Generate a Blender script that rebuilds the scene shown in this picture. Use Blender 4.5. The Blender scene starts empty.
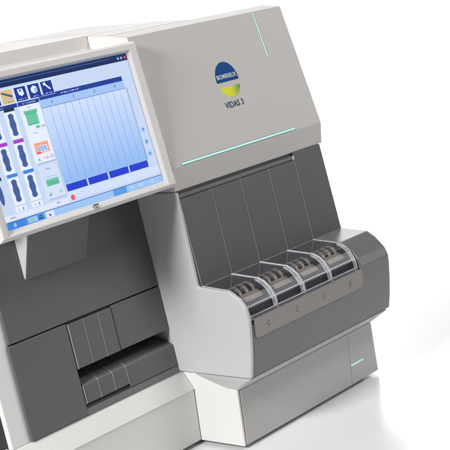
import bpy, bmesh, math
from mathutils import Vector, Matrix
S = bpy.context.scene
C = S.collection

# ------------------------------------------------------------------ camera
cam_d = bpy.data.cameras.new("Camera")
cam = bpy.data.objects.new("Camera", cam_d); C.objects.link(cam); S.camera = cam
right = Vector((0.6236, -0.7701, -0.1342)).normalized()
fwd = Vector((0.7451, 0.6375, -0.1958)).normalized()
right = (right - fwd * right.dot(fwd)).normalized()
up = right.cross(fwd)
M4 = Matrix.Identity(4)
for i in range(3):
    M4[i][0] = right[i]; M4[i][1] = up[i]; M4[i][2] = -fwd[i]
M4.translation = Vector((-2.2969, -1.993, 1.1131))
cam.matrix_world = M4
cam_d.sensor_width = 36.0
cam_d.lens = 36.0 * 1430.69 / 450.0
cam_d.clip_end = 200.0
cam_d.clip_start = 0.05

# ------------------------------------------------------------------ world, lamps, exposure
w = bpy.data.worlds.new("World"); S.world = w; w.use_nodes = True
w.node_tree.nodes['Background'].inputs[0].default_value = (1.0, 0.99, 0.985, 1)
w.node_tree.nodes['Background'].inputs[1].default_value = 0.07
S.view_settings.view_transform = 'Standard'; S.view_settings.look = 'None'
S.view_settings.exposure = 0.0; S.view_settings.gamma = 1.0

def area(name, loc, target, sx, sy, power, col=(1, 1, 1)):
    d = bpy.data.lights.new(name, 'AREA'); d.shape = 'RECTANGLE'; d.size = sx; d.size_y = sy
    d.energy = power; d.color = col
    o = bpy.data.objects.new(name, d); C.objects.link(o); o.location = loc
    o.rotation_euler = (Vector(target) - Vector(loc)).to_track_quat('-Z', 'Y').to_euler()
    return o
area("key_softbox", (-3.0, -0.12, 2.00), (0, 0.1, 0.4), .6, .6, 106, (1.0, 0.995, 0.985))
area("top_softbox", (1.0, -1.7, 3.1), (0.1, 0.1, 0.4), 1.4, 1.0, 50, (1.0, 0.985, 0.97))
area("added_fill", (2.3, -2.1, 1.35), (0.2, 0.0, 0.4), 2.0, 1.3, 13, (0.99, 0.995, 1.0))  # added lamp that lifts the fronts and gives them sheen
area("backdrop_softbox", (2.6, 2.5, 2.8), (4.4, 4.0, 0.0), 2.6, 2.0, 185)

# ------------------------------------------------------------------ materials
def mat(name, col, rough=0.5, metal=0.0, noise=0.0, nscale=300, bump=0.0, bscale=900, emit=None, estr=0.0, spec=0.5, coat=0.0):
    m = bpy.data.materials.new(name); m.use_nodes = True
    nt = m.node_tree; b = nt.nodes['Principled BSDF']
    b.inputs['Base Color'].default_value = (*col, 1); b.inputs['Roughness'].default_value = rough
    b.inputs['Metallic'].default_value = metal; b.inputs['Specular IOR Level'].default_value = spec
    b.inputs['Coat Weight'].default_value = coat; b.inputs['Coat Roughness'].default_value = 0.05
    tc = nt.nodes.new('ShaderNodeTexCoord')
    if noise:
        n = nt.nodes.new('ShaderNodeTexNoise'); n.inputs['Scale'].default_value = nscale; n.inputs['Detail'].default_value = 3
        nt.links.new(tc.outputs['Object'], n.inputs['Vector'])
        r = nt.nodes.new('ShaderNodeMapRange'); r.inputs['To Min'].default_value = 1 - noise; r.inputs['To Max'].default_value = 1 + noise
        r.inputs['From Min'].default_value = 0.3; r.inputs['From Max'].default_value = 0.7
        nt.links.new(n.outputs['Fac'], r.inputs['Value'])
        mx = nt.nodes.new('ShaderNodeVectorMath'); mx.operation = 'SCALE'; mx.inputs[0].default_value = col
        nt.links.new(r.outputs['Result'], mx.inputs['Scale']); nt.links.new(mx.outputs['Vector'], b.inputs['Base Color'])
        n2 = nt.nodes.new('ShaderNodeTexNoise'); n2.inputs['Scale'].default_value = 9; n2.inputs['Detail'].default_value = 4
        nt.links.new(tc.outputs['Object'], n2.inputs['Vector'])
        r2 = nt.nodes.new('ShaderNodeMapRange'); r2.inputs['To Min'].default_value = rough - .05; r2.inputs['To Max'].default_value = rough + .05
        nt.links.new(n2.outputs['Fac'], r2.inputs['Value']); nt.links.new(r2.outputs['Result'], b.inputs['Roughness'])
    if bump:
        n = nt.nodes.new('ShaderNodeTexNoise'); n.inputs['Scale'].default_value = bscale; n.inputs['Detail'].default_value = 2
        nt.links.new(tc.outputs['Object'], n.inputs['Vector'])
        bp = nt.nodes.new('ShaderNodeBump'); bp.inputs['Strength'].default_value = bump; bp.inputs['Distance'].default_value = 0.0006
        nt.links.new(n.outputs['Fac'], bp.inputs['Height']); nt.links.new(bp.outputs['Normal'], b.inputs['Normal'])
    if emit:
        b.inputs['Emission Color'].default_value = (*emit, 1); b.inputs['Emission Strength'].default_value = estr
    return m

M = {}
M['head'] = mat('beige_lacquer', (.56, .54, .525), .5, spec=.25, noise=.02, bump=.12)
M['shell'] = mat('beige_lacquer_lit', (.70, .67, .65), .5, spec=.25, noise=.02, bump=.12)  # lighter copy of the head colour, brightness painted in for the left housing
M['cheek'] = mat('light_grey_lacquer', (.56, .56, .57), .5, noise=.02, bump=.12)
M['white'] = mat('white_lacquer', (.78, .77, .76), .42, noise=.01, bump=.08)
M['bezel'] = mat('monitor_white', (.72, .70, .69), .45, noise=.01, bump=.08)
M['ledge'] = mat('pale_lacquer', (.74, .735, .72), .48, noise=.02, bump=.1)
M['dark'] = mat('charcoal_plastic', (.118, .118, .119), .36, noise=.04, bump=.25)
M['shelf'] = mat('grey_plastic', (.168, .168, .170), .30, noise=.03, bump=.2)
M['base'] = mat('cabinet_grey', (.50, .495, .49), .45, noise=.02, bump=.1)
M['black'] = mat('black_plastic', (.014, .014, .016), .35, noise=.05, bump=.1)
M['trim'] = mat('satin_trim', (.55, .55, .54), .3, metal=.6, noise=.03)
M['strip'] = mat('brushed_strip', (.27, .25, .235), .26, metal=.75, noise=.04, nscale=120)
M['markring'] = mat('marker_grey', (.09, .085, .08), .5, noise=.02)
M['tan'] = mat('tan_plastic', (.52, .42, .34), .22, metal=.12, noise=.06, bump=.1)
M['navy'] = mat('navy_black_plastic', (.018, .022, .045), .25, noise=.1, bump=.1)
M['well'] = mat('well_haze_grey', (.075, .076, .10), .3, noise=.08, bump=.1)  # bluish grey paints in the haze on the lids above
M['led'] = mat('mint_lamp', (.45, .75, .70), .3, emit=(.32, .68, .62), estr=.42)
M['groove'] = mat('teal_groove', (.10, .20, .19), .4)
M['slit'] = mat('tan_gasket', (.32, .25, .2), .5, noise=.05)

m = bpy.data.materials.new('clear_acrylic'); m.use_nodes = True; b = m.node_tree.nodes['Principled BSDF']
b.inputs['Base Color'].default_value = (.93, .94, .98, 1); b.inputs['Transmission Weight'].default_value = .985
b.inputs['Roughness'].default_value = .04; b.inputs['IOR'].default_value = 1.4
M['clear'] = m
m = bpy.data.materials.new('frosted_acrylic_edge'); m.use_nodes = True; b = m.node_tree.nodes['Principled BSDF']
b.inputs['Base Color'].default_value = (.95, .96, 1.0, 1); b.inputs['Transmission Weight'].default_value = .30
b.inputs['Roughness'].default_value = .22; b.inputs['IOR'].default_value = 1.45
nt = m.node_tree; tc = nt.nodes.new('ShaderNodeTexCoord'); n = nt.nodes.new('ShaderNodeTexNoise'); n.inputs['Scale'].default_value = 140
nt.links.new(tc.outputs['Object'], n.inputs['Vector'])
bp = nt.nodes.new('ShaderNodeBump'); bp.inputs['Strength'].default_value = .8; bp.inputs['Distance'].default_value = .004
nt.links.new(n.outputs['Fac'], bp.inputs['Height']); nt.links.new(bp.outputs['Normal'], b.inputs['Normal'])
M['edge'] = m
m = bpy.data.materials.new('textured_acrylic_band'); m.use_nodes = True; nt = m.node_tree; b = nt.nodes['Principled BSDF']
b.inputs['Base Color'].default_value = (.93, .94, 1.0, 1); b.inputs['Roughness'].default_value = .12; b.inputs['IOR'].default_value = 1.45
tc = nt.nodes.new('ShaderNodeTexCoord'); n = nt.nodes.new('ShaderNodeTexNoise'); n.inputs['Scale'].default_value = 190; n.inputs['Detail'].default_value = 2
nt.links.new(tc.outputs['Object'], n.inputs['Vector'])
cr = nt.nodes.new('ShaderNodeValToRGB'); cr.color_ramp.elements[0].position = .35; cr.color_ramp.elements[0].color = (.80, .80, .80, 1)
cr.color_ramp.elements[1].position = .68; cr.color_ramp.elements[1].color = (.50, .50, .50, 1)
nt.links.new(n.outputs['Fac'], cr.inputs['Fac']); nt.links.new(cr.outputs['Color'], b.inputs['Transmission Weight'])
bp = nt.nodes.new('ShaderNodeBump'); bp.inputs['Strength'].default_value = .5; bp.inputs['Distance'].default_value = .002
nt.links.new(n.outputs['Fac'], bp.inputs['Height']); nt.links.new(bp.outputs['Normal'], b.inputs['Normal'])
M['band'] = m
m = bpy.data.materials.new('clear_lip'); m.use_nodes = True; b = m.node_tree.nodes['Principled BSDF']
b.inputs['Base Color'].default_value = (.8, .81, .88, 1); b.inputs['Roughness'].default_value = .2; b.inputs['Transmission Weight'].default_value = .75
M['lip'] = m

def flat(name, col, rough=.5):
    return mat(name, col, rough, noise=.015, spec=.15)
M['logo_blue'] = flat('logo_blue', (.003, .065, .24))
M['logo_white'] = flat('logo_white', (.8, .8, .8))
M['logo_navy'] = flat('lettering_navy', (.02, .05, .15))
# the lower part of the emblem is printed yellow on the left turning to green on the right
m = bpy.data.materials.new('emblem_yellow_green'); m.use_nodes = True; nt = m.node_tree; b = nt.nodes['Principled BSDF']
tc = nt.nodes.new('ShaderNodeTexCoord'); sx = nt.nodes.new('ShaderNodeSeparateXYZ'); cr = nt.nodes.new('ShaderNodeValToRGB')
nt.links.new(tc.outputs['Generated'], sx.inputs[0]); nt.links.new(sx.outputs['X'], cr.inputs['Fac']); nt.links.new(cr.outputs['Color'], b.inputs['Base Color'])
e = cr.color_ramp.elements
e[0].position = .1; e[0].color = (.75, .78, .03, 1); e[1].position = .95; e[1].color = (.04, .30, .05, 1)
k = e.new(.55); k.color = (.72, .70, .0, 1)
M['logo_grad'] = m

def screen(name, col, s=1.0):
    m = bpy.data.materials.new('lcd_' + name); m.use_nodes = True; b = m.node_tree.nodes['Principled BSDF']
    b.inputs['Base Color'].default_value = (.01, .01, .012, 1); b.inputs['Roughness'].default_value = .3
    b.inputs['Specular IOR Level'].default_value = .05
    b.inputs['Emission Color'].default_value = (*col, 1); b.inputs['Emission Strength'].default_value = s
    return m

# ------------------------------------------------------------------ helpers
def link(name, bm, mats, parent=None, bevel=0.0, seg=2, smooth=True):
    me = bpy.data.meshes.new(name)
    bmesh.ops.recalc_face_normals(bm, faces=bm.faces)
    bm.to_mesh(me); bm.free()
    if not isinstance(mats, (list, tuple)): mats = [mats]
    for mm in mats: me.materials.append(mm)
    o = bpy.data.objects.new(name, me); C.objects.link(o)
    if parent: o.parent = parent
    if bevel:
        md = o.modifiers.new('Bevel', 'BEVEL'); md.width = bevel; md.segments = seg; md.limit_method = 'ANGLE'
        md.angle_limit = math.radians(18); md.harden_normals = True
        for p in me.polygons: p.use_smooth = True
    return o

def prism(bm, prof, x0, x1, mi=0):
    """prof: list of (y,z); extruded along x"""
    a = [bm.verts.new((x0, y, z)) for y, z in prof]; b = [bm.verts.new((x1, y, z)) for y, z in prof]
    n = len(prof); fs = [bm.faces.new(a), bm.faces.new(b[::-1])]
    for i in range(n): fs.append(bm.faces.new((a[i], b[i], b[(i + 1) % n], a[(i + 1) % n])))
    for f in fs: f.material_index = mi
    return bm

def box(bm, x0, x1, y0, y1, z0, z1, mi=0):
    return prism(bm, [(y0, z0), (y1, z0), (y1, z1), (y0, z1)], x0, x1, mi)

def slab(bm, poly, org, e1, e2, nrm, d0, d1, mi=0, cap_back=True):
    """polygon in the (e1,e2) plane, thick from d0 to d1 along nrm"""
    P = lambda p, d: org + e1 * p[0] + e2 * p[1] + nrm * d
    a = [bm.verts.new(P(p, d1)) for p in poly]; n = len(poly)
    f = bm.faces.new(a); f.material_index = mi
    b = [bm.verts.new(P(p, d0)) for p in poly]
    f = bm.faces.new(b[::-1]); f.material_index = mi
    for i in range(n):
        f = bm.faces.new((a[i], b[i], b[(i + 1) % n], a[(i + 1) % n])); f.material_index = mi
    return bm

def rect(s0, s1, t0, t1): return [(s0, t0), (s1, t0), (s1, t1), (s0, t1)]
def rrect(s0, s1, t0, t1, r, n=5):
    out = []
    for cx, cy, a0 in ((s1 - r, t1 - r, 0), (s0 + r, t1 - r, 90), (s0 + r, t0 + r, 180), (s1 - r, t0 + r, 270)):
        for k in range(n + 1):
            a = math.radians(a0 + 90 * k / n); out.append((cx + r * math.cos(a), cy + r * math.sin(a)))
    return out
def disc(cx, cy, rx, ry, n=20): return [(cx + rx * math.cos(2 * math.pi * k / n), cy + ry * math.sin(2 * math.pi * k / n)) for k in range(n)]

def text_faces(bm, txt, cx, cy, width, height, org, e1, e2, nrm, d, mi=0, bold=0.0, thick=0.0):
    cu = bpy.data.curves.new('lettering_curve', 'FONT'); cu.body = txt; cu.size = 1; cu.align_x = 'LEFT'; cu.offset = bold
    cu.resolution_u = 3
    o = bpy.data.objects.new('lettering_curve', cu); C.objects.link(o)
    bpy.context.view_layer.update()
    dg = bpy.context.evaluated_depsgraph_get(); me = o.evaluated_get(dg).to_mesh()
    xs = [v.co.x for v in me.vertices]; ys = [v.co.y for v in me.vertices]
    x0, x1, y0, y1 = min(xs), max(xs), min(ys), max(ys)
    sx = width / (x1 - x0); sy = height / (y1 - y0)
    vs = [bm.verts.new(org + e1 * (cx + (v.co.x - (x0 + x1) / 2) * sx) + e2 * (cy + (v.co.y - (y0 + y1) / 2) * sy) + nrm * d) for v in me.vertices]
    for p in me.polygons:
        try:
            f = bm.faces.new([vs[i] for i in p.vertices]); f.material_index = mi
        except ValueError: pass
    o.evaluated_get(dg).to_mesh_clear()
    bpy.data.objects.remove(o); bpy.data.curves.remove(cu)

X = Vector((1, 0, 0))
def frame(p0, p1):
    """plane through two (y,z) points, x-parallel: origin at p0, e2 towards p1, normal towards the viewer"""
    e2 = Vector((0, p1[0] - p0[0], p1[1] - p0[1])).normalized()
    return Vector((0, p0[0], p0[1])), e2, X.cross(e2)

# ------------------------------------------------------------------ the setting
bm = bmesh.new()
# white sweep: flat table running back into a curved upright, square to the view
vdir = Vector((0.76, 0.65, 0)).normalized(); vr = Vector((vdir.y, -vdir.x, 0))
o0 = Vector((0, 0, -0.009))
pr = [(-1.0, 0), (0, 0), (3.2, 0)] + [(3.2 + 1.6 * math.sin(a), 1.6 - 1.6 * math.cos(a)) for a in [math.radians(7.5 * k) for k in range(1, 13)]] + [(4.8, 4.6)]
rows = [[bm.verts.new(o0 + vdir * d + vr * s + Vector((0, 0, h))) for s in (-2.0, 0, 5)] for d, h in pr]
for i in range(len(rows) - 1):
    for j in range(2): bm.faces.new((rows[i][j], rows[i][j + 1], rows[i + 1][j + 1], rows[i + 1][j]))
M['table'] = mat('white_gloss_acrylic', (.9, .9, .905), .24, noise=.004, spec=.5, coat=.0)
tbl = link('white_tabletop', bm, M['table'])
for p in tbl.data.polygons: p.use_smooth = True
tbl['kind'] = 'structure'

# ------------------------------------------------------------------ the analyser
A = bpy.data.objects.new('laboratory_analyzer', None); C.objects.link(A)
A['label'] = 'large beige, white and charcoal benchtop laboratory analyzer with tilted touchscreen and four clear loading lids'
A['category'] = 'laboratory analyzer'

XR, XL = .55, -.01
TOPY = .2236
# --- upper right head housing: front leans back, lip under it, flat roof
hp = [(.0871, .6355), (.1681, .9283), (TOPY, .9352), (.30, .90), (.30, .5835), (.0925, .5835)]
head = link('head_housing', prism(bmesh.new(), hp, XL, XR), M['head'], A, bevel=.0016)
# roof and rear box behind head and screen
rb = bmesh.new()
prism(rb, [(.301, .30), (.301, .9385), (.5755, .9403), (.5755, .30)], -.004, .27)
link('rear_housing', rb, M['head'], A, bevel=.003)
rb = bmesh.new()
prism(rb, [(TOPY + .001, .9355), (.302, .938), (.302, .86), (TOPY + .001, .86)], XL + .0006, .2695)
link('roof_bridge', rb, M['head'], A)
# left face of the head: thin white plate paints in its bright lit look
sb = bmesh.new()
def ypoly(bm, pts, x0, x1, mi=0): return prism(bm, pts, x0, x1, mi)
ypoly(sb, [(.0925, .5835), (.0871, .6355), (.1681, .9275), (TOPY, .9345), (.287, .937), (.287, .5835)], XL - .0014, XL - .0002)
link('head_lit_face', sb, M['white'], A)

# printed marks and lamps on the head front
ho, he, hn = frame((.0871, .6355), (.1681, .9283))
def hs(bm, poly, d0, d1, mi=0): return slab(bm, poly, ho, X, he, hn, d0, d1, mi)
LC, LR = (.2640, .1605), .0425
arc = lambda a0, a1, n: [(LC[0] + LR * .94 * math.cos(math.radians(a0 + (a1 - a0) * k / n)), LC[1] + LR * math.sin(math.radians(a0 + (a1 - a0) * k / n))) for k in range(n + 1)]
lb = hs(bmesh.new(), arc(-6, 186, 40), -.0002, .0004)
emb = link('emblem', lb, M['logo_blue'], head)
lg = hs(bmesh.new(), arc(204, 336, 30), -.0002, .0004)
lw = link('emblem_lower_half', lg, M['logo_grad'], head)
tb = bmesh.new(); text_faces(tb, 'BIOMERIEUX', LC[0], LC[1] + .0085, .071, .0105, ho, X, he, hn, .0007, bold=.012)
link('emblem_lettering', tb, M['logo_white'], head)
tb = bmesh.new(); text_faces(tb, 'VIDAS 3', .2585, .1018, .067, .0150, ho, X, he, hn, .0004, bold=.014)
link('model_lettering', tb, M['logo_navy'], head)
link('light_strip', hs(bmesh.new(), rrect(.018, .4414, .0024, .0068, .0021), -.002, .0008), M['led'], head)
link('strip_groove', hs(bmesh.new(), rrect(.0170, .4424, .0010, .0078, .003), -.002, .0003), M['groove'], head)
link('light_strip', hs(bmesh.new(), rrect(.4340, .4372, .186, .3015, .0015), -.002, .0008), M['led'], head)
link('strip_groove', hs(bmesh.new(), rrect(.4333, .4382, .1852, .3020, .002), -.002, .0003), M['groove'], head)

# --- side wall (light grey cheek) of the right module
cp = [(.215, .1655), (-.0527, .166), (-.0600, .2050), (-.0655, .2500), (-.0690, .3040), (-.0640, .3280), (-.0490, .3480),
      (-.0230, .3620), (.0661, .3687), (.0905, .5830), (.289, .5830), (.240, .40)]
link('side_wall', prism(bmesh.new(), cp, XL - .004, XL + .0085), M['cheek'], A, bevel=.0050, seg=3)
# --- core of the right module behind everything
link('core_housing', box(bmesh.new(), XL + .008, XR - .004, .125, .575, .165, .5830), M['shelf'], A)

# --- loading shelf
LX = [0.000, .1070, .2135, .3205, .4285]       # lane boundaries
sh = bmesh.new()
front = [(-.0520, .167), (-.0590, .2050), (-.0645, .2500), (-.0668, .2870)]
# one skin: low front under the lids on the left, full height at the right end
xa, xm, xb = XL + .008, LX[4] + .0042, XR
up_prof = [(-.0668, .3030), (-.0585, .3225), (-.0340, .3475), (-.0130, .3612), (.0640, .3668), (.12, .3700)]
def col(x, pts): return [sh.verts.new((x, y, z)) for y, z in pts]
Fa, Fm, Fb = col(xa, front), col(xm, front), col(xb, front)
Ka, Km, Kb = col(xa, [(.12, .167)]), col(xm, [(.12, .167)]), col(xb, [(.12, .167)])
Ta, Tm = col(xa, [(.12, .2890)]), col(xm, [(.12, .2890)])
Um, Ub = col(xm, up_prof), col(xb, up_prof)
for A_, B_ in ((Fa, Fm), (Fm, Fb)):
    for i in range(3): sh.faces.new((A_[i], B_[i], B_[i + 1], A_[i + 1]))
sh.faces.new((Fa[3], Fm[3], Tm[0], Ta[0]))
um, ubb = [Fm[3]] + Um, [Fb[3]] + Ub
for i in range(len(um) - 1): sh.faces.new((um[i], ubb[i], ubb[i + 1], um[i + 1]))
sh.faces.new([Fm[3]] + Um + [Tm[0]])
sh.faces.new(Fa + [Ta[0], Ka[0]]); sh.faces.new(Fb + Ub + [Kb[0]])
sh.faces.new((Ka[0], Km[0], Fm[0], Fa[0])); sh.faces.new((Km[0], Kb[0], Fb[0], Fm[0]))
sh.faces.new((Ka[0], Ta[0], Tm[0], Km[0])); sh.faces.new((Km[0], Tm[0], Um[-1], Ub[-1], Kb[0]))
shelf = link('loading_shelf', sh, M['shelf'], A, bevel=.0030, seg=3)
# chamfered underside that tucks back to the cabinet; paler colour paints in table bounce
ub = bmesh.new()
top = [(XL - .003, -.0522), (XR, -.0522), (XR, .30), (.030, .30), (XL - .003, .0900)]
bot = [(-.0045, -.0020), (.540, -.0020), (.540, .28), (.040, .28), (-.0045, .0120)]
va = [ub.verts.new((x, y, .1650)) for x, y in top]; vb = [ub.verts.new((x, y, .1300)) for x, y in bot]
ub.faces.new(va); ub.faces.new(vb[::-1])
for i in range(5): ub.faces.new((va[i], vb[i], vb[(i + 1) % 5], va[(i + 1) % 5]))
link('shelf_underside', ub, M['base'], A, bevel=.009, seg=4)

# metal strip under the lids with four ring marks
fo, fe, fn = frame((-.0645, .2500), (-.0668, .2870))
st = slab(bmesh.new(), [(.0045, .0500), (.0045, .016), (.0065, .008), (.0125, .004), (.412, .004), (.4215, .006), (.4275, .0125), (.430, .022), (.428, .0500)], fo, X, fe, fn, .0002, .0022)
strip = link('metal_strip', st, M['strip'], A, bevel=.0008)
for i in range(4):
    rm = bmesh.new(); cx = (LX[i] + LX[i + 1]) / 2 + .001; cy = .0265
    outer = disc(cx, cy, .0052, .0062, 24); inner = disc(cx, cy, .0042, .0052, 24)
    P = lambda p, d: fo + X * p[0] + fe * p[1] + fn * d
    a = [rm.verts.new(P(p, .0026)) for p in outer]; b = [rm.verts.new(P(p, .0026)) for p in inner]
    for k in range(24):
        if k in (0, 23, 1): continue
        rm.faces.new((a[k], a[(k + 1) % 24], b[(k + 1) % 24], b[k]))
    link('ring_mark', rm, M['markring'], strip)

# --- lane doors above the shelf
lo, le, ln = frame((.0661, .3687), (.0905, .5830))
def ls(bm, poly, d0, d1, mi=0): return slab(bm, poly, lo, X, le, ln, d0, d1, mi)
H = .2162
link('door_backing', ls(bmesh.new(), rect(XL + .009, LX[4], -.004, H), -.030, -.0085), M['dark'], A)
DX = [-.0055, .1055, .2115, .3195, .4225]
DB = [.0035, .1110, .2150, .3260, .4300]
for i in range(4):
    link('lane_door', ls(bmesh.new(), [(DB[i] + .0028, -.003), (DB[i + 1] - .0008, -.003), (DX[i + 1] - .0008, .1980), (DX[i] + .0028, .1980)], -.008, 0.0), M['dark'], A, bevel=.001)
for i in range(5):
    link('door_highlight', ls(bmesh.new(), [(DB[i] - .0004, -.003), (DB[i] + .0014, -.003), (DX[i] + .0012, .1985), (DX[i] - .0002, .1985)], -.008, .0006), M['trim'], A)  # pale strips standing in for highlights along the door edges
link('door_header', ls(bmesh.new(), rect(DX[0], DX[4] - .001, .2000, .2085), -.008, -.0035), M['shelf'], A)
link('header_end', ls(bmesh.new(), rect(DX[4] - .0006, DX[4] + .0022, .1995, .2085), -.008, .0008), M['cheek'], A)
link('front_panel', ls(bmesh.new(), [(DB[4] + .0020, -.003), (XR + .0015, -.003), (XR - .013, H), (DX[4] + .0025, H), (DX[4] + .0025, .199)], -.020, 0.0), M['dark'], A, bevel=.001)
link('header_filler', box(bmesh.new(), XL + .009, XR - .0135, .098, .128, .560, .5830), M['dark'], A)
link('front_panel_edge', ls(bmesh.new(), [(XL + .0085, -.003), (DB[0] - .001, -.003), (DX[0] - .0006, H), (XL + .0005, H)], -.020, -.0008), M['dark'], A)

# --- well under the lids and the four clear lids
well = bmesh.new()
prism(well, [(-.044, .2905), (-.040, .3020), (.010, .3100), (.062, .3160), (.0620, .2905)], XL + .009, LX[4] + .003)
link('lid_well', well, M['well'], A)
link('well_back_wall', box(bmesh.new(), XL + .009, LX[4] + .003, .0665, .0700, .300, .3655), M['well'], A)
lp = [(.0645, .3670), (-.0120, .3608), (-.0280, .3530), (-.0400, .3430), (-.0500, .3260), (-.0535, .3200), (-.0560, .3030), (-.0560, .2925)]
def shrink(pr, t):
    out = []
    for i, p in enumerate(pr):
        a = pr[max(i - 1, 0)]; c = pr[min(i + 1, len(pr) - 1)]
        d = Vector((c[0] - a[0], c[1] - a[1])).normalized(); nrm = Vector((d.y, -d.x))
        # inward is down/back
        if nrm.y > 0: nrm = -nrm
        if abs(nrm.y) < .02: nrm = Vector((1, 0))
        if nrm.x < 0 and i >= len(pr) - 2: nrm = Vector((1, 0))
        out.append((p[0] + nrm.x * t, p[1] + nrm.y * t))
    return out
def lid(i):
    x0, x1 = LX[i] + .0015, LX[i + 1] - .0010
    bm = bmesh.new()
    inn = shrink(lp, .0022)
    prism(bm, lp + inn[::-1], x0, x1)
    o = link('clear_lid', bm, M['clear'], A)
    # side walls of the lid
    for xa in (x0 + .0002, x1 - .0020):
        bm = bmesh.new(); prism(bm, inn + [(-.030, .2935), (.0600, .3100)], xa, xa + .0018)
        link('lid_side', bm, M['clear'], o)
    # moulded rims along the edges
    bm = bmesh.new()
    for xa, wd in ((x0 - .0004, .0022), (x1 - .0020, .0026)):
        up_ = shrink(lp, -.0009); dn = shrink(lp, .0004); prism(bm, up_ + dn[::-1], xa, xa + wd)
    up2 = shrink(lp, -.0006)[1:]; dn2 = shrink(lp, .0016)[1:]
    prism(bm, up2[:-2] + dn2[:-2][::-1], x1 - .0128, x1 - .0118)
    bb = bmesh.new(); up3 = shrink(lp, -.0004)[1:-1]; dn3 = shrink(lp, .0012)[1:-1]
    prism(bb, up3 + dn3[::-1], x1 - .0117, x1 - .0022)
    link('lid_band', bb, M['band'], o)
    bb = bmesh.new(); prism(bb, [(-.0572, .2935), (-.0572, .3010), (-.0562, .3010), (-.0562, .2935)], x0 + .002, x1 - .0025)
    link('lid_lip', bb, M['lip'], o)
    for yy, zz, r in ((-.0512, .3232, .0015), (-.0566, .3020, .0012), (-.0566, .2940, .0013)):
        prism(bm, [(yy + r * math.cos(a), zz + r * math.sin(a)) for a in [math.pi / 4 * k for k in range(8)]], x0 + .002, x1 - .0025)
    link('lid_rim', bm, M['edge'], o)
    return o
for i in range(4):
    lid(i)
    # tan comb-shaped holder under the lid
    x0 = LX[i]; bm = bmesh.new()
    zt = .3440
    prism(bm, [(-.0320, zt - .0175), (-.0320, zt - .0150), (-.0150, zt - .0030), (-.0145, zt - .0055)], x0 + .030, x0 + .094)
    arcp = [(-.0150, zt - .0035), (-.0120, zt + .0045), (-.0040, zt + .0105), (.0080, zt + .0135), (.0180, zt + .0100), (.0240, zt + .0030)]
    arci = [(.0215, zt + .0030), (.0165, zt + .0080), (.0078, zt + .0110), (-.0030, zt + .0082), (-.0100, zt + .0030), (-.0130, zt - .0040)]
    for k in range(3):
        xa = x0 + .031 + k * .0240
        prism(bm, arcp + arci, xa, xa + .0090)
    for k in range(2):
        xa = x0 + .0425 + k * .0240
        prism(bm, [(-.004, zt - .003), (-.004, zt + .0015), (.012, zt + .0035), (.012, zt - .003)], xa, xa + .0060)
    c = link('strip_holder', bm, M['tan'], A, bevel=.0006)
    bm = bmesh.new(); prism(bm, [(-.0125, .3080), (-.0125, zt - .011), (.0450, zt - .0020), (.0450, .3080)], x0 + .012, x0 + .098)
    link('holder_block', bm, M['navy'], A, bevel=.002)
    bm = bmesh.new(); prism(bm, [(-.0465, .2950), (-.0440, .3160), (-.0270, .3250), (-.0250, .2950)], x0 + .006, x0 + .101)
    link('tray_front', bm, M['navy'], A, bevel=.002)
    bm = bmesh.new(); prism(bm, [(-.0470, .3005), (-.0470, .3020), (-.0462, .3020), (-.0462, .3005)], x0 + .006, x0 + .101)
    link('tray_edge', bm, M['trim'], A)

# --- cabinet under the shelf
cab = link('base_cabinet', prism(bmesh.new(), [(.010, .001), (.010, .1300), (.50, .1300), (.50, .001)], .0005, .5340), M['base'], A)
db = bmesh.new()
P0 = Vector((0, 0, 0)); EZ = Vector((0, 0, 1)); NY = Vector((0, -1, 0))
slab(db, [(.0092, 0), (.4275, 0), (.4300, .1290), (.0092, .1290)], P0, X, EZ, NY, -.0095, 0)
link('drawer_front', db, M['base'], A, bevel=.0012)
db = bmesh.new()
slab(db, [(.4283, 0), (.5440, .001), (.5360, .1290), (.4308, .1290)], P0, X, EZ, NY, -.0400, 0)
sp = link('service_panel', db, M['base'], A, bevel=.0012)
link('light_strip', slab(bmesh.new(), rrect(.4300, .4850, .0462, .0508, .0022), P0, X, EZ, NY, -.001, .0008), M['led'], sp)
link('gasket', box(bmesh.new(), .0022, .0062, .0030, .0095, .001, .1290), M['slit'], A)
link('drawer_edge', box(bmesh.new(), .0062, .0088, .0002, .0095, .001, .1290), M['white'], A, bevel=.0006)
link('cabinet_side_cover', prism(bmesh.new(), [(0, 0), (0, .1325), (.046, .1495), (.0733, .1645), (.1575, .1650), (.1275, .1255), (.1275, 0)], -.0040, .0020), M['white'], A, bevel=.0012)

# --- left module
LL = -.5220
panel = lambda z: .1797 + (z - .3675) * .13       # leaning plane of the charcoal panels
link('left_housing', prism(bmesh.new(), [(.240, .1600), (.250, .60), (.158, .640), (.195, .86), (.2835, .9120), (.2885, .9405), (.5755, .9405), (.5755, .001), (.185, .001), (.185, .160)], LL + .006, XL - .0016), M['shell'], A, bevel=.002)  # hidden front shaped forward behind the screen to block stray light
lb = bmesh.new()
box(lb, LL - .001, LL + .0055, .172, .57, .001, .158)
prism(lb, [(.174, .1600), (.174 + .13 * .44 + .006, .60), (.295, .80), (.57, .80), (.57, .1600)], LL - .001, LL + .0055)
link('left_side_panel', lb, M['black'], A, bevel=.001)
fb = bmesh.new()   # white frame strip left of the panels
prism(fb, [(panel(.1655) + .0085, .1655), (panel(.66) + .0085, .66), (panel(.66) + .022, .66), (panel(.1655) + .022, .1655)], LL - .0015, -.4690)
link('frame_strip', fb, M['white'], A, bevel=.001)
def pp(z, d=0): return (panel(z) - d, z)
# upper charcoal panel
link('upper_panel', prism(bmesh.new(), [pp(.3690), pp(.65), (panel(.65) + .02, .65), (panel(.369) + .02, .369)], -.4720, XL - .0050), M['dark'], A, bevel=.0014)
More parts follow.
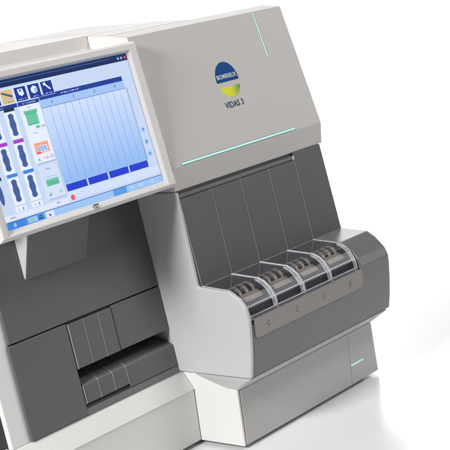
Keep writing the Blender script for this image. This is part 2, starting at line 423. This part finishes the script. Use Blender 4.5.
# lower charcoal panel, split round the flaps and the bin
def lowp(x0, x1, z0, z1, name='lower_panel', m='dark', d=0, bev=.0014, th=.008):
    return link(name, prism(bmesh.new(), [(panel(z0) - d, z0), (panel(z1) - d, z1), (panel(z1) + th, z1), (panel(z0) + th, z0)], x0, x1), M[m], A, bevel=bev)
FX = [-.3090, -.2640, -.2190, -.1760]
lowp(-.4760, FX[0] - .0032, .1670, .3660)
for i in range(3):
    lowp(FX[i] + .0010, FX[i + 1] - .0010, .2665, .3632, 'loading_flap', d=.001, bev=.001)
    link('flap_edge', prism(bmesh.new(), [(panel(.2665) - .0016, .2665), (panel(.3632) - .0016, .3632), (panel(.3632) + .006, .3632), (panel(.2665) + .006, .2665)], FX[i] - .0003, FX[i] + .0008 + (.0006 if i == 0 else 0)), M['trim'], A)
lowp(FX[3] + .0010, XL - .0055, .2665, .3660, 'flap_cover')
lowp(FX[0] - .0020, FX[3], .3640, .3670, 'flap_header', m='black', d=-.003, bev=0)
# dark hollow behind the opening
link('opening_back', box(bmesh.new(), FX[0] - .004, XL - .0055, .228, .234, .20, .300), M['dark'], A)
link('opening_roof', box(bmesh.new(), FX[0] - .004, XL - .0055, .1780, .226, .268, .272), M['dark'], A)
link('opening_side', box(bmesh.new(), FX[0] - .0060, FX[0] - .0030, .1760, .226, .19, .272), M['black'], A)
# bins with a top that slopes back into the opening
def binblock(x0, x1, name, z0, sl=.045):
    prof = [(panel(z0), z0), (panel(.2290), .2290), (panel(.229) + .004, .2325), (panel(.229) + sl, .2440), (panel(.229) + .062, .2440), (panel(.229) + .062, z0)]
    return link(name, prism(bmesh.new(), prof, x0, x1), M['dark'], A, bevel=.0012)
for i in range(3):
    binblock(FX[i] + .0008, FX[i + 1] - .0008, 'sample_bin', .1905)
    ei = i + 1
    q = [(panel(.1905) - .0008, .1905), (panel(.2290) - .0008, .2290), (panel(.229) + .0035, .2334), (panel(.229) + .040, .2440), (panel(.229) + .040, .230), (panel(.1905) + .01, .1905)]
    link('bin_divider', prism(bmesh.new(), q, FX[ei] - .0006, FX[ei] + .0006), M['trim'], A)
link('bin_edge', prism(bmesh.new(), [(panel(.1905) - .001, .1905), (panel(.2290) - .001, .2290), (panel(.229) + .01, .2290), (panel(.1905) + .01, .1905)], FX[0] - .0006, FX[0] + .0010), M['trim'], A)
binblock(FX[3] + .0012, XL - .0055, 'bin_cover', .1820)
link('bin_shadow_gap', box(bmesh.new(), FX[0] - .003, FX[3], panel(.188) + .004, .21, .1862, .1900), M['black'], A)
link('sill_strip', prism(bmesh.new(), [(panel(.167) + .002, .167), (panel(.182) + .002, .1855), (.21, .1855), (.21, .167)], FX[0] - .0032, XL - .0055), M['navy'], A)
link('sill_strip_cover', prism(bmesh.new(), [(panel(.167) + .001, .1662), (panel(.178) + .001, .1800), (.2, .1800), (.2, .1662)], FX[0] - .0030, XL - .0055), M['shelf'], A)
# pale ledge and lower front
link('ledge', prism(bmesh.new(), [(.1250, .1232), (.1575, .1650), (.186, .1650), (.186, .1232)], LL - .0015, -.0035), M['ledge'], A, bevel=.0012)
link('lower_front', box(bmesh.new(), LL - .0010, -.0045, .1275, .186, .001, .1228), M['ledge'], A, bevel=.001)
for x, y in ((.04, .05), (.50, .04), (.50, .44), (-.48, .17), (-.48, .5), (-.06, .17)):
    bm = bmesh.new(); bmesh.ops.create_cone(bm, cap_ends=True, segments=24, radius1=.016, radius2=.018, depth=.010, matrix=Matrix.Translation((x, y, -.004)))
    link('rubber_foot', bm, M['black'], A)

# --- monitor
so, se, sn = frame((.0761, .5994), (.1394, .9216))
HT = .3283
mon = bmesh.new()
def ring(s0, s1, t0, t1, d): return [mon.verts.new(so + X * s + se * t + sn * d) for s, t in ((s0, t0), (s1, t0), (s1, t1), (s0, t1))]
mx0, mx1 = -.5325, -.0155
DS0, DS1, DT0, DT1 = -.5045, -.0500, .0200, .3070    # display opening on the recessed plane
r = [ring(mx0 + .004, mx1 - .004, .004, HT - .004, -.034), ring(mx0, mx1, .0, HT, -.028), ring(mx0, mx1, .0, HT, -.009), ring(mx0 + .0055, mx1 - .0045, .0065, HT - .0055, 0),
     ring(DS0 - .009, DS1 + .0085, DT0 - .0115, DT1 + .004, 0), ring(DS0, DS1, DT0, DT1, -.0070)]
mon.faces.new(r[0][::-1]); mon.faces.new(r[-1])
for a, b in zip(r, r[1:]):
    for i in range(4): mon.faces.new((a[i], a[(i + 1) % 4], b[(i + 1) % 4], b[i]))
monitor = link('monitor', mon, M['bezel'], A, bevel=.0016, seg=3)
mb = bmesh.new(); slab(mb, rect(mx0 + .03, mx1 - .02, .012, HT - .06), so, X, se, sn, -.066, -.0335)
link('monitor_light_block', mb, M['dark'], A, bevel=.006)  # unseen block added behind the screen to stop light streaks on the wall
# neck: a wedge that runs down into the charcoal panel
nb = bmesh.new()
yf = .1530
prism(nb, [(.1930, .4800), (yf, .6200), (yf + .01, .74), (.24, .74), (.21, .4800)], -.3905, -.2060)
neck = link('monitor_neck', nb, [M['dark'], M['cheek']], A, bevel=.0055, seg=4)
for p in neck.data.polygons:
    if p.normal.x < -.9: p.material_index = 1
# maker's plate on the lower bezel and a pointer mark
def ms(bm, poly, d0, d1, mi=0): return slab(bm, poly, so, X, se, sn, d0, d1, mi)
pm = bmesh.new(); cx = -.2690; ct = .0118
ms(pm, rect(cx - .0075, cx + .0075, ct + .0030, ct + .0060), -.0002, .0004, 0)
for s0, s1, t0, t1 in ((cx - .0062, cx - .0050, ct - .006, ct + .003), (cx + .0050, cx + .0062, ct - .006, ct + .003), (cx - .0062, cx + .0062, ct - .0062, ct - .0052), (cx - .002, cx + .002, ct - .003, ct + .001)):
    ms(pm, rect(s0, s1, t0, t1), -.0002, .0004, 1)
link('bezel_plate', pm, [M['markring'], flat('plate_grey', (.25, .25, .25))], monitor)

# --- display picture
sc = {
 'bg': (.58, .69, .90), 'bar': (.006, .022, .11), 'top': (.55, .66, .93), 'navy': (.015, .045, .30), 'icon': (.008, .035, .30),
 'white': (.74, .80, 1.0), 'pane': (.66, .75, .95), 'cell': (.50, .66, .97), 'cell2': (.34, .56, .95), 'head2': (.36, .56, .92), 'line': (.15, .22, .46),
 'blue': (.015, .05, .62), 'task': (.10, .34, .80), 'green': (.10, .50, .32), 'green2': (.22, .62, .42), 'orange': (.92, .38, .22), 'red': (.88, .10, .09),
 'purple': (.40, .05, .58), 'sky': (.05, .24, .72), 'slate': (.055, .11, .34), 'black': (.012, .03, .06), 'gold': (.72, .52, .22), 'txt': (.09, .14, .35), 'lite': (.80, .86, 1.0)}
SM = list(sc); smats = [screen(k, v, 1.0) for k, v in sc.items()]
# the main table is a lit area that brightens towards its upper left: a picture shown on the screen
m = bpy.data.materials.new('lcd_table_picture'); m.use_nodes = True; nt = m.node_tree; b = nt.nodes['Principled BSDF']
b.inputs['Base Color'].default_value = (.01, .01, .012, 1); b.inputs['Roughness'].default_value = .3; b.inputs['Specular IOR Level'].default_value = .05
tc = nt.nodes.new('ShaderNodeTexCoord'); sx = nt.nodes.new('ShaderNodeSeparateXYZ'); cr = nt.nodes.new('ShaderNodeValToRGB')
nt.links.new(tc.outputs['Generated'], sx.inputs[0]); nt.links.new(sx.outputs['Z'], cr.inputs['Fac']); nt.links.new(cr.outputs['Color'], b.inputs['Emission Color'])
b.inputs['Emission Strength'].default_value = 1.0
e = cr.color_ramp.elements; e[0].position = .05; e[0].color = (.20, .43, .88, 1); e[1].position = .80; e[1].color = (.66, .77, 1.0, 1)
smats.append(m); SM.append('table')
D = bmesh.new()
do = so + sn * -.0070 + X * (DS0) + se * DT0     # display origin, lower left
SW, SH = DS1 - DS0, DT1 - DT0
LY = [0]
def q(key, s0, s1, t0, t1, L=1):
    ts = SW / .4545; tt = SH / .2870
    P = [(s0 * ts, t0 * tt), (s1 * ts, t0 * tt), (s1 * ts, t1 * tt), (s0 * ts, t1 * tt)]
    f = D.faces.new([D.verts.new(do + X * a + se * c + sn * (L * .00012 + .0002)) for a, c in P]); f.material_index = SM.index(key)
def poly(key, pts, L):
    f = D.faces.new([D.verts.new(do + X * a + se * c + sn * (L * .00012 + .0002)) for a, c in pts]); f.material_index = SM.index(key)
def T(key, txt, cx, cy, wd, ht, L=6, bold=0.0): text_faces(D, txt, cx, cy, wd, ht, do, X, se, sn, L * .00012 + .0002, SM.index(key), bold)
def scrib(key, cx, cy, wd, ht, L=6, seed=1):
    """unreadable small print: a row of tiny uneven strokes"""
    x = cx - wd / 2; k = seed
    while x < cx + wd / 2:
        k = (k * 1103515245 + 12345) % 2147483648; wv = .0008 + (k % 7) * .0002; hv = ht * (.6 + (k // 7 % 5) * .1)
        if k % 6: q(key, x, x + wv, cy - ht / 2, cy - ht / 2 + hv, L); q(key, x, x + wv * 2, cy - ht / 2 + hv * ((k // 3) % 3) / 2.5, cy - ht / 2 + hv * ((k // 3) % 3) / 2.5 + .0007, L + .5)
        x += wv + .0012
q('bg', 0, SW, 0, SH, 0)
q('bar', 0, SW, .2755, .2870, 2); q('top', 0, SW, .2735, .2760, 1)
q('bar', 0, .4545, .2712, .2870, 2.4)
q('slate', .0, .40, .2800, .2815, 3)
for a, k in ((.424, 'head2'), (.434, 'head2'), (.445, 'red')): q(k, a, a + .005, .2755, .2805, 4)
# tool icons
for i, (a, k) in enumerate(((.0060, 'icon'), (.0440, 'icon'), (.0800, 'gold'), (.1165, 'icon'), (.1535, 'icon'), (.1895, 'icon'))):
    q('lite', a - .0015, a + .0325, .2365, .2670, 2); q(k, a, a + .0310, .2375, .2655, 3)
    scrib('cell2' if k == 'icon' else 'txt', a + .0155, .2408, .020, .0024, 5, 3 + i)
    if i == 1 or i == 3:
        poly('lite', [(a + .008, .2615), (a + .022, .2615), (a + .024, .2500), (a + .017, .2465), (a + .010, .2500)], 4); q('icon', a + .013, a + .018, .2560, .2600, 5)
    if i == 0 or i == 4:
        poly('lite', [(a + .007, .2575), (a + .015, .2625), (a + .024, .2590), (a + .024, .2490), (a + .015, .2455), (a + .007, .2500)], 4); poly('head2', [(a + .015, .2455), (a + .024, .2490), (a + .024, .2590), (a + .015, .2550)], 5)
    if i == 5:
        poly('white', [(a + .007, .2630), (a + .013, .2635), (a + .014, .2590), (a + .025, .2490), (a + .022, .2465), (a + .011, .2570), (a + .006, .2580)], 4)
    if k == 'gold':
        poly('slate', [(a + .001, .2590), (a + .004, .2620), (a + .030, .2520), (a + .027, .2480)], 4); q('head2', a + .002, a + .029, .2463, .2480, 5)
# header bars
q('navy', 0, .1140, .2275, .2355, 2); q('navy', .1160, .1735, .2275, .2355, 2); q('navy', .1750, .4210, .2300, .2402, 2)
scrib('head2', .1450, .2315, .034, .0032, 4, 11); scrib('cell', .262, .2352, .050, .0034, 4, 17); scrib('head2', .060, .2315, .030, .003, 4, 5)
# main table
q('head2', .1750, .4225, .2140, .2300, 1.5)
for k, cx in enumerate((.2065, .2690, .3310, .3930)): T('txt', str(k + 1), cx, .2225, (.0018, .0042, .0042, .0044)[k], .0068, 4, .02)
q('line', .1745, .4240, .2128, .2140, 3)
poly('table', [(.1760, .0535), (.4275, .0535), (.4225, .2130), (.1745, .2130)], 1)
for k in range(13):
    xa = .1765 + k * .0207
    if k: q('line', xa - .0004, xa + .0004, .0535 if k % 3 == 0 else .060, .2130, 3)
q('line', .4262, .4272, .0535, .2130, 3)
for k in range(0, 11, 2): q('lite', .1770, .4255, .2000 - k * .0004, .2004 - k * .0004, 2.2) if k == 0 else None
for a, c in ((.1775, .2365), (.2410, .2985), (.3035, .3620), (.3660, .4240)):
    q('blue', a, c, .0385, .0530, 3); q('icon', a, c, .0390, .0398, 4)
# arrows at right
for k, cy in enumerate((.1180, .0915, .0650)):
    poly('head2', disc(.4395, cy, .0062, .0068, 16), 2)
    pts = [(.4365, cy + .003), (.4425, cy + .003), (.4395, cy - .0035)] if k == 0 else [(.4370, cy + .0035), (.4430, cy), (.4370, cy - .0035)]
    poly('sky', pts, 4)
# cards
q('lite', .1165, .1735, .1100, .2270, 1.2); q('pane', .1180, .1728, .0340, .1020, 1.2)
q('line', .1728, .1736, .1070, .2270, 3); q('line', .1220, .1736, .1066, .1075, 3)
q('line', .1720, .1728, .0335, .1020, 3); q('line', .1230, .1728, .0330, .0339, 3)
q('bg', .1170, .1720, .1740, .1745, 2)
T('txt', 'Tips', .1410, .2215, .0105, .0048, 5); T('txt', 'Cups', .1395, .1695, .0120, .0052, 5); T('txt', 'Waste', .1440, .0945, .0150, .0046, 5)
q('green', .1270, .1580, .1860, .2140, 3); q('green2', .1240, .1610, .2095, .2165, 2.5)
for a in range(5): q('green2', .1290 + a * .0058, .1318 + a * .0058, .1890, .2070, 4)
q('green2', .1450, .1560, .1775, .1835, 3); T('green', '96', .1505, .1800, .0085, .0055, 5, .02); T('txt', '/96', .1640, .1795, .0120, .0055, 5)
q('orange', .1260, .1640, .1275, .1490, 3); q('lite', .1300, .1590, .1290, .1425, 4)
for a in range(7): q('slate' if a % 2 else 'sky', .1310 + a * .0040, .1328 + a * .0040, .1295 + (a % 3) * .0012, .1415, 5)
q('red', .1270, .1390, .1265, .1310, 6)
T('red', '16', .1490, .1168, .0110, .0062, 5); T('txt', '/32', .1640, .1168, .0120, .0062, 5)
q('green', .1270, .1310, .1125, .1180, 4)
q('green', .1290, .1635, .0600, .0740, 3); q('green2', .1290, .1635, .0700, .0740, 4); q('head2', .1270, .1640, .0775, .0790, 3)
T('green', '0%', .1610, .0445, .0100, .0070, 5); poly('green', [(.126, .041), (.129, .044), (.134, .049), (.1325, .044), (.134, .040)], 5)
# sample rack columns
def tube(cx, t0, t1):
    poly('lite', [(cx - .0145, t0 - .0065), (cx + .0145, t0 - .0065), (cx + .0145, t1 + .0035), (cx - .0145, t1 + .0035)], 1.6)
    q('line', cx - .0135, cx + .0145, t0 - .0072, t0 - .0065, 3); q('head2', cx + .0145, cx + .0150, t0 - .006, t1 + .003, 3)
    n = 28; R = []; Lf = []
    for k in range(n + 1):
        u = k / n; t = t0 + (t1 - t0) * u
        wv = .0072 + .0010 * math.cos(u * math.pi * 4)
        edge = min(u, 1 - u) * (t1 - t0)
        if edge < .006: wv *= math.sqrt(max(0.05, 1 - (1 - edge / .006) ** 2))
        R.append((cx + wv, t)); Lf.append((cx - wv, t))
    poly('slate', R + Lf[::-1], 4)
for cx, top_, key in ((.0900, .2290, 'black'), (.0905, .1655, 'purple'), (.0925, .1035, 'sky')):
    q(key, cx - .0140, cx + .0135, top_ - .0068, top_, 4); tube(cx - .0010, top_ - .0560, top_ - .0110)
for cx, top_, key in ((.0460, .2290, 'sky'), (.0465, .1655, 'purple'), (.0490, .1035, 'sky')):
    q(key, cx - .0140, cx + .0135, top_ - .0068, top_, 4); tube(cx - .0010, top_ - .0560, top_ - .0110)
for cx, top_, key in ((.0030, .2290, 'sky'), (.0040, .1655, 'purple'), (.0060, .1035, 'black')):
    q(key, max(cx - .0140, 0.001), cx + .0135, top_ - .0068, top_, 4)
    if cx > 0.0: poly('slate', disc(.0075, top_ - .033, .006, .022), 4)
for k, cx in enumerate((.0900, .0465)):
    q('lite', cx - .0145, cx + .0150, .0290, .0400, 1.6); q('slate', cx - .006, cx - .005, .0315, .0360, 3)
    poly('green', [(cx + .003, .0305), (cx + .008, .0305), (cx + .0075, .0340), (cx + .010, .0370), (cx + .005, .0360)], 4)
q('bg', .110, .1150, .034, .2270, 1.4); q('head2', .1100, .1104, .034, .2270, 2)
# status line and task bar
q('white', 0, .1720, .0170, .0270, 1.5); q('pane', .1720, .4545, .0200, .0360, 1.5)
scrib('txt', .0200, .0215, .014, .0025, 4, 21); scrib('txt', .145, .0235, .014, .003, 4, 31)
poly('red', disc(.1865, .0245, .0058, .0058, 18), 4)
for k in range(9): q('sky', .198 + k * .0085, .1995 + k * .0085, .0225 + (k % 3) * .0035, .0240 + (k % 3) * .0035, 3)
q('navy', 0, .4545, .0135, .0147, 3); q('task', 0, .4545, .0, .0138, 1.5); q('cell2', .10, .30, .0, .0135, 1.8)
q('sky', .0, .050, .0, .0135, 2); q('cell2', .055, .080, .002, .012, 3); q('green2', .060, .072, .003, .010, 3.5)
poly('cell2', disc(.0200, .0068, .0036, .0042, 14), 4); q('navy', .082, .096, .003, .006, 4); q('navy', .084, .094, .008, .0105, 4)
q('white', .104, .126, .0, .0130, 3); poly('navy', [(.112, .002), (.118, .0045), (.112, .0085)], 4)
for a in (.352, .378, .384, .418): q('cell', a, a + .008, .004, .010, 4)
q('cell2', .340, .4545, .0135, .0005, 1.7)
q('line', SW - .0012, SW, 0, SH, 6); q('line', 0, SW, SH - .0010, SH, 6.2)
link('display', D, smats, monitor)
